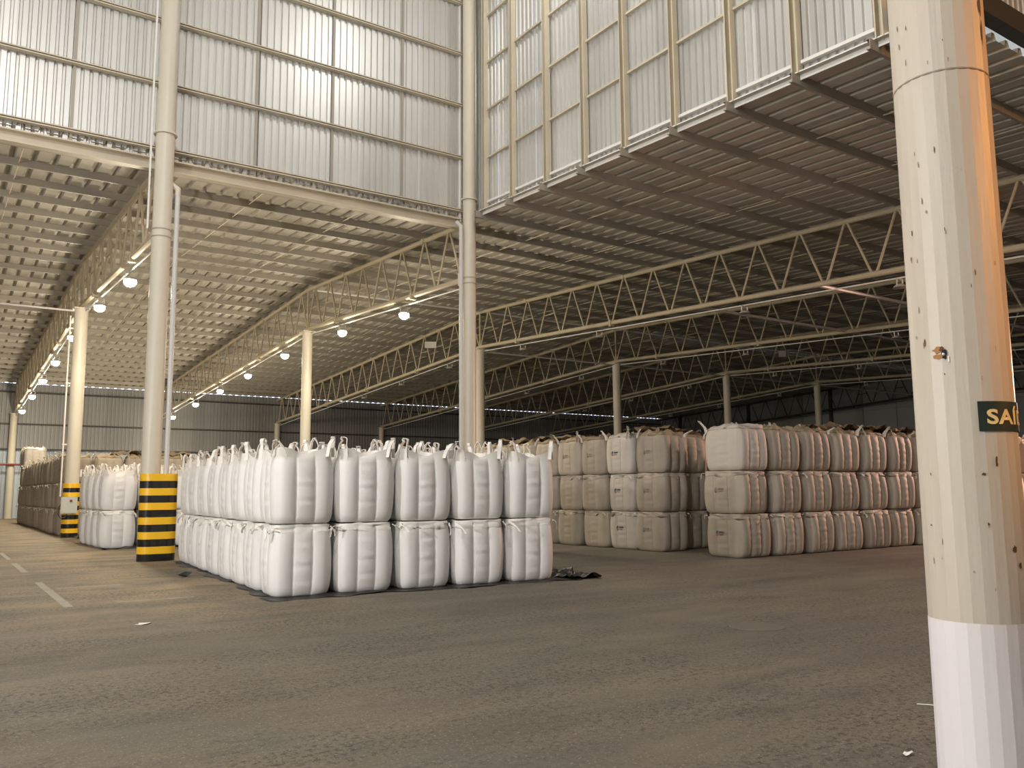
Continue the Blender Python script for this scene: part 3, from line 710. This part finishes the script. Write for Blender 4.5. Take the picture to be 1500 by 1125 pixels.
# -- near white block: 5 wide, 8 deep, 2 high
U = Vector((1, -0.085, 0)).normalized()*1.035; Vv = Vector((0.065, 1, 0)).normalized()*1.05
O1 = Vector((4.34, 12.86, 0)); RZ = -0.075
GW = 'white bulk bags in the near block'
for i in range(5):
    for k in range(8):
        p_ = O1 + U*(i+0.5) + Vv*(k+0.5)
        for lay in (0, 1):
            if lay == 0 and not (i in (0, 4) or k in (0, 7)): continue
            s = 1000+i*40+k*4+lay; rr = random.Random(s)
            pos = p_ + Vector((rr.uniform(-.012, .012), rr.uniform(-.012, .012), 0.004 if lay == 0 else 1.112))
            nm = 'upper' if lay else 'lower'
            if k == 0: lab = '%s white bulk bag in the near block front row, %s from the left' % (nm, ORD[i])
            elif i == 0: lab = '%s white bulk bag on the near block left flank, %s behind front corner' % (nm, ORD[k-1])
            else: lab = '%s white bulk bag in the near block, %s row back, %s from left' % (nm, ORD[k], ORD[i])
            white_bag(pos, RZ + rr.uniform(-.03, .03), lay, s, lab, GW)
# -- second white block, behind the striped column
O2 = Vector((4.16, 27.35, 0)); G2 = 'white bulk bags in the block behind the striped column'
for i in range(5):
    for k in range(4):
        for lay in (0, 1):
            if lay == 0 and not (i in (0, 4) or k in (0, 3)): continue
            s = 3000+i*40+k*4+lay; rr = random.Random(s); nm = 'upper' if lay else 'lower'
            pos = O2 + Vector((0.52+1.05*i-0.02*k, 0.52+1.05*k-0.05*i, 0.004+1.108*lay))
            if k == 0: lab = '%s white bag behind the striped column, front row, %s from left' % (nm, ORD[i])
            else: lab = '%s white bag behind the striped column, %s row back, %s from left' % (nm, ORD[k], ORD[i])
            white_bag(pos, -0.05 + rr.uniform(-.04, .04), lay, s, lab, G2)

# -- grey printed bags
GREY = []
for k in range(5):
    P = grey_P(70+k); GREY.append((P, bag_body(P, 'bag_grey'), crumple_top(P, 300+k*20, 'bag_top'), skirt_crushed(P, 500+k*9, 'bag_grey')))
PALE = []
for k in range(2):
    P = grey_P(90+k); PALE.append((P, bag_body(P, 'bag_pale'), crumple_top(P, 420+k*20, 'bag_pale', 0.06), skirt_crushed(P, 600+k*9, 'bag_pale')))
GLOOP = [loop_mesh(k+20, 'strap_grey', h, s, l, 0.05) for k, (h, s, l) in enumerate(((0.20, 0.07, 0.16), (0.26, 0.05, 0.02), (0.10, 0.14, 0.2), (0.16, 0.1, -0.1)))]
GFLOP = [flop_mesh(k+30, 'strap_grey', 0.25, 0.045) for k in range(5)]
LOGO = {}
def logo(P, key, t, style):
    """round emblem above two short text lines, and the sewn panel seams"""
    if (key, style) not in LOGO:
        out = []
        c, zc = 0.33, 0.56
        disc = [(c+0.085*math.cos(a), zc+0.070*math.sin(a)) for a in np.linspace(0, 2*PI, 18)[:-1]]
        top = [q for q in disc if q[1] > zc-0.005]; bot = [q for q in disc if q[1] <= zc+0.012]
        cols = {'fresh': ('ink_teal', 'ink_orange', 'ink'), 'faded': ('ink_faded', 'ink_faded', 'ink_faded'), 'violet': ('ink_violet', 'ink_orange', 'ink')}[style]
        out.append(('emblem_top', MB().add(*surf_patch(P, None, '', 0,0,0,0, shape=top)).mesh('emblem_top', cols[0])))
        out.append(('emblem_bottom', MB().add(*surf_patch(P, None, '', 0,0,0,0, off=0.005, shape=bot)).mesh('emblem_bottom', cols[1])))
        m1 = MB(); s = 0.20
        for wd in (0.045, 0.04, 0.05, 0.045, 0.04, 0.05): m1.add(*surf_patch(P, None, '', s, s-wd, 0.565, 0.61, n=1)); s -= wd+0.010
        out.append(('print_line', m1.mesh('print_line', cols[2])))
        m2 = MB(); s = 0.20
        for wd in (0.02, 0.025, 0.02, 0.02, 0.028, 0.02, 0.024, 0.02): m2.add(*surf_patch(P, None, '', s, s-wd, 0.515, 0.54, n=1)); s -= wd+0.012
        out.append(('print_line', m2.mesh('print_line', cols[2])))
        m3 = MB()
        for s in (0.47, -0.30): m3.add(*surf_patch(P, None, '', s, s-0.014, 0.06, 0.96, 0.005, n=12))
        out.append(('panel_seam', m3.mesh('panel_seam', 'seam')))
        LOGO[(key, style)] = out
    for nm, me in LOGO[(key, style)]: ob(nm, me, t)
def grey_bag(loc, rz, seed, label, group, top=False, pale=False, print_=None, sx=1.0, sy=1.0, loops=True, z=1.0):
    rr = random.Random(seed); src = PALE if pale else GREY; idx = rr.randrange(len(src)); P, body, tp, cr = src[idx]
    t = tag(empty('bulk_bag', loc, rz), label, 'bulk bag', group); t.scale = (sx, sy, z)
    ob('body', body, t); ob('top_cover', tp if top else cr, t)
    if loops: place_loops(t, P, GLOOP if top else GFLOP, P['h']+(0.03 if top else -0.03), rr, inset=0.0, skip=0.35)
    if print_: logo(P, (pale, idx), t, print_)
    return t
LAY = ['bottom', 'middle', 'top']
# stack A : left flank along y
GA = 'grey bulk bags in the stack behind the corner gap'
for i in range(3):
    for k in range(8):
        for lay in range(3):
            if i == 1 and k > 0 and lay < 2: continue
            if i == 2 and (lay < 2 or k < 1): continue
            s = 5000+i*100+k*10+lay; rr = random.Random(s)
            pos = Vector((15.5+0.56+1.135*i+rr.uniform(-.05, .05), 15.95+0.56+1.135*k+(0.35 if i == 1 and k == 0 else 0)+rr.uniform(-.015, .015), 0.003+1.012*lay))
            if i == 1 and k > 0: pos.y += 0.35
            pale = (i == 0 and k == 1)
            pr_ = None
            if i == 0: pr_ = 'fresh' if k == 1 else ('faded' if (k == 0 or lay == 2) else None)
            if i == 0: lab = '%s grey bag on the rear stack left flank, %s from near corner' % (LAY[lay], ORD[k])
            else: lab = '%s grey bag inside the rear stack, %s row back, %s column inward' % (LAY[lay], ORD[k], ORD[i])
            grey_bag(pos, rr.uniform(-.07, .07), s, lab, GA, top=lay == 2, pale=pale, print_=pr_, sx=1.02*rr.uniform(.95, 1.01), sy=0.97*rr.uniform(.97, 1.0))
# stack B : front row along x
GB = 'grey bulk bags in the front row behind the foreground column'
for i in range(12):
    for lay in range(3):
        s = 6000+i*10+lay; rr = random.Random(s)
        pos = Vector((15.45+0.6+1.215*i+rr.uniform(-.02, .02), 13.36+0.62+rr.uniform(-.06, .06)-0.008*i, 0.003+1.012*lay))
        lab = '%s grey bulk bag of the right front row, %s from its left corner' % (LAY[lay], ORD[i])
        pr_ = None
        if i == 0: pr_ = ['violet', 'faded', None][lay]
        grey_bag(pos, rr.uniform(-.07, .07), s, lab, GB, top=lay == 2, pale=(i == 0 and lay == 2), print_=pr_, sx=1.09*rr.uniform(.94, 1.0), sy=1.09*rr.uniform(.96, 1.02))
# stack C : far left, behind the second white block
GC = 'grey bulk bags in the far left stack'
for k in range(16):
    for lay in range(4 if k >= 14 else 3):
        s = 7000+k*10+lay; rr = random.Random(s)
        pos = Vector((4.15+0.55+rr.uniform(-.05, .05), 37.0+0.58+1.17*k, 0.003+1.012*lay))
        lab = '%s grey-brown bulk bag of the far left stack, %s from its near end' % (['bottom', 'middle', 'third-layer', 'fourth-layer'][lay], ORD[k])
        grey_bag(pos, rr.uniform(-.06, .06), s, lab, GC, top=(lay == (3 if k >= 14 else 2)), pale=lay == 3, sx=1.05, sy=0.955)
for i in range(1, 7):
    for lay in range(3):
        s = 7500+i*10+lay; rr = random.Random(s)
        lab = '%s grey-brown bag in the far left stack front row, %s from corner' % (LAY[lay], ORD[i])
        grey_bag(Vector((4.7+1.17*i, 37.58+rr.uniform(-.05, .05), 0.003+1.012*lay)), rr.uniform(-.06, .06), s, lab, GC, top=lay == 2, sx=1.05, sy=0.955)

# ------------------------------------------------------------------ tarps and small things
def sheet(name, x0, x1, y0, y1, nx, ny, zf, mt, mask=None, th=0.004):
    V = []; Fs = []
    for i in range(nx+1):
        for j in range(ny+1):
            x = x0+(x1-x0)*i/nx; y = y0+(y1-y0)*j/ny
            if mask: x, y = mask(x, y, i/nx, j/ny)
            V.append((x, y, zf(x, y)))
    n = len(V); V += [(a, b, c-th) for a, b, c in V]
    for i in range(nx):
        for j in range(ny):
            a = i*(ny+1)+j; q = (a, a+ny+1, a+ny+2, a+1); Fs.append(q); Fs.append(tuple(k+n for k in reversed(q)))
    return MB().add(V, Fs).mesh(name, mt)
def bumps(x, y, a): return a*(math.sin(3.1*x+1.7*y)+math.sin(7.3*x-2.9*y+1)+math.sin(5.7*y+2.2*x+4)+0.7*math.sin(17*x+3*y)+0.7*math.sin(4*x+19*y))
def fmask(x, y, u, v):
    return (x + 0.10*math.sin(9*u)*v*0, y - (1-v)*(0.06*math.sin(14*u)+0.05*math.sin(31*u+1)+0.03*math.sin(67*u)) - 0.085*(x-4.3))
tag(ob('ground_tarp', sheet('ground_tarp', 4.25, 9.75, 12.62, 13.1, 90, 5, lambda x, y: max(0.0045, 0.012+bumps(x, y, 0.006)), 'tarp', fmask)), 'black plastic sheet edge under the front row of white bags', 'tarp')
def rmask(x, y, u, v):
    k = u*(0.25+0.55*(1-abs(v-0.3)/0.7)); return (9.55 + 1.1*k + 0.06*math.sin(23*v), y + 0.1*math.sin(5*u+9*v)*u)
tag(ob('ground_tarp', sheet('ground_tarp', 0, 1, 12.15, 15.6, 22, 50, lambda x, y: max(0.0045, 0.035+bumps(x*1.5, y*1.5, 0.026)), 'tarp', rmask)), 'crumpled black plastic sheet sticking out right of the white bags', 'tarp')
def smask(x, y, u, v): return (4.42 - 0.16*(1-u)*(0.5+0.5*math.sin(17*v)+0.4*math.sin(41*v)) + (y-12.8)*0.06 + 0.25*u, y)
tag(ob('ground_tarp', sheet('ground_tarp', 0, 1, 13.2, 21.2, 5, 90, lambda x, y: max(0.0045, 0.012+bumps(x, y, 0.006)), 'tarp', smask)), 'black plastic sheet edge along the left flank of white bags', 'tarp')
tag(ob('ground_tarp', sheet('ground_tarp', 4.2, 7.5, 26.95, 27.7, 50, 5, lambda x, y: max(0.0045, 0.03+bumps(x, y, 0.02)), 'tarp')), 'black plastic sheet under the white bags behind striped column', 'tarp')
# brown covers lying on the grey stacks
def cover(x0, x1, y0, y1, z, label, sd, amp=0.045):
    tag(ob('cover_tarp', sheet('cover_tarp', x0, x1, y0, y1, 60, 24, lambda x, y: z+0.26+bumps(x*1.3+sd, y*1.7, amp)*0.8, 'tarp_brown', lambda x, y, u, v: (x+0.08*math.sin(9*v+sd), y+0.10*math.sin(11*u+sd)))), label, 'tarp')
cover(19.3, 24.4, 13.6, 14.7, 2.96, 'crumpled brown cover on top of the right front row', 0)
cover(15.75, 17.6, 16.5, 17.5, 2.96, 'crumpled brown cover on the near corner of rear grey stack', 2.0, 0.035)
cover(15.9, 18.6, 20.4, 24.6, 2.96, 'crumpled brown cover on the rear grey stack behind white bags', 4.1)
cover(6.0, 11.8, 37.3, 38.3, 2.96, 'crumpled brown cover on the far left grey stack', 5.3)
# litter
def scrap(x, y, s, mt, label, seed, h=0.03):
    rr = random.Random(seed); V = []; n = 9
    for i in range(n):
        t = 2*PI*i/n; k = s*(0.5+0.7*rr.random()); V.append((x+k*math.cos(t), y+k*math.sin(t)*0.6, 0.003+rr.random()*h))
    V.append((x, y, h)); V.append((x, y, 0.002))
    tag(ob('litter_scrap', MB().add(V, [(i, (i+1) % n, n) for i in range(n)] + [((i+1) % n, i, n+1) for i in range(n)]).mesh('litter_scrap', mt)), label, 'litter')
scrap(2.3, 11.44, 0.12, 'litter', 'small pale paper scrap on the floor left of the white bags', 1, 0.012)
scrap(4.96, 3.08, 0.04, 'litter', 'small white scrap on the floor near the foreground column foot', 2, 0.02)
scrap(4.18, 17.3, 0.15, 'cable', 'dark plastic scrap on floor beside the white bags left flank', 3, 0.10)
scrap(4.55, 34.2, 0.22, 'cable', 'dark bundle on the floor at the foot of guarded ridge column', 4, 0.16)
tag(ob('string_piece', MB().tube([(6.15, 3.72, 0.006), (6.2, 3.64, 0.008), (6.22, 3.58, 0.006), (6.29, 3.5, 0.008), (6.38, 3.46, 0.006)], 0.004, 6).mesh('string_piece', 'litter')), 'thin white string on the floor beside the foreground column', 'litter')
V, Fs = lathe([(0.32, 0.001), (0.31, 0.008), (0.001, 0.009)], 24)
tag(ob('floor_patch', MB().add(V, Fs).mesh('floor_patch', 'patch')), 'round worn patch cover in the middle of the asphalt', 'patch').location = (8.08, 6.8, 0)
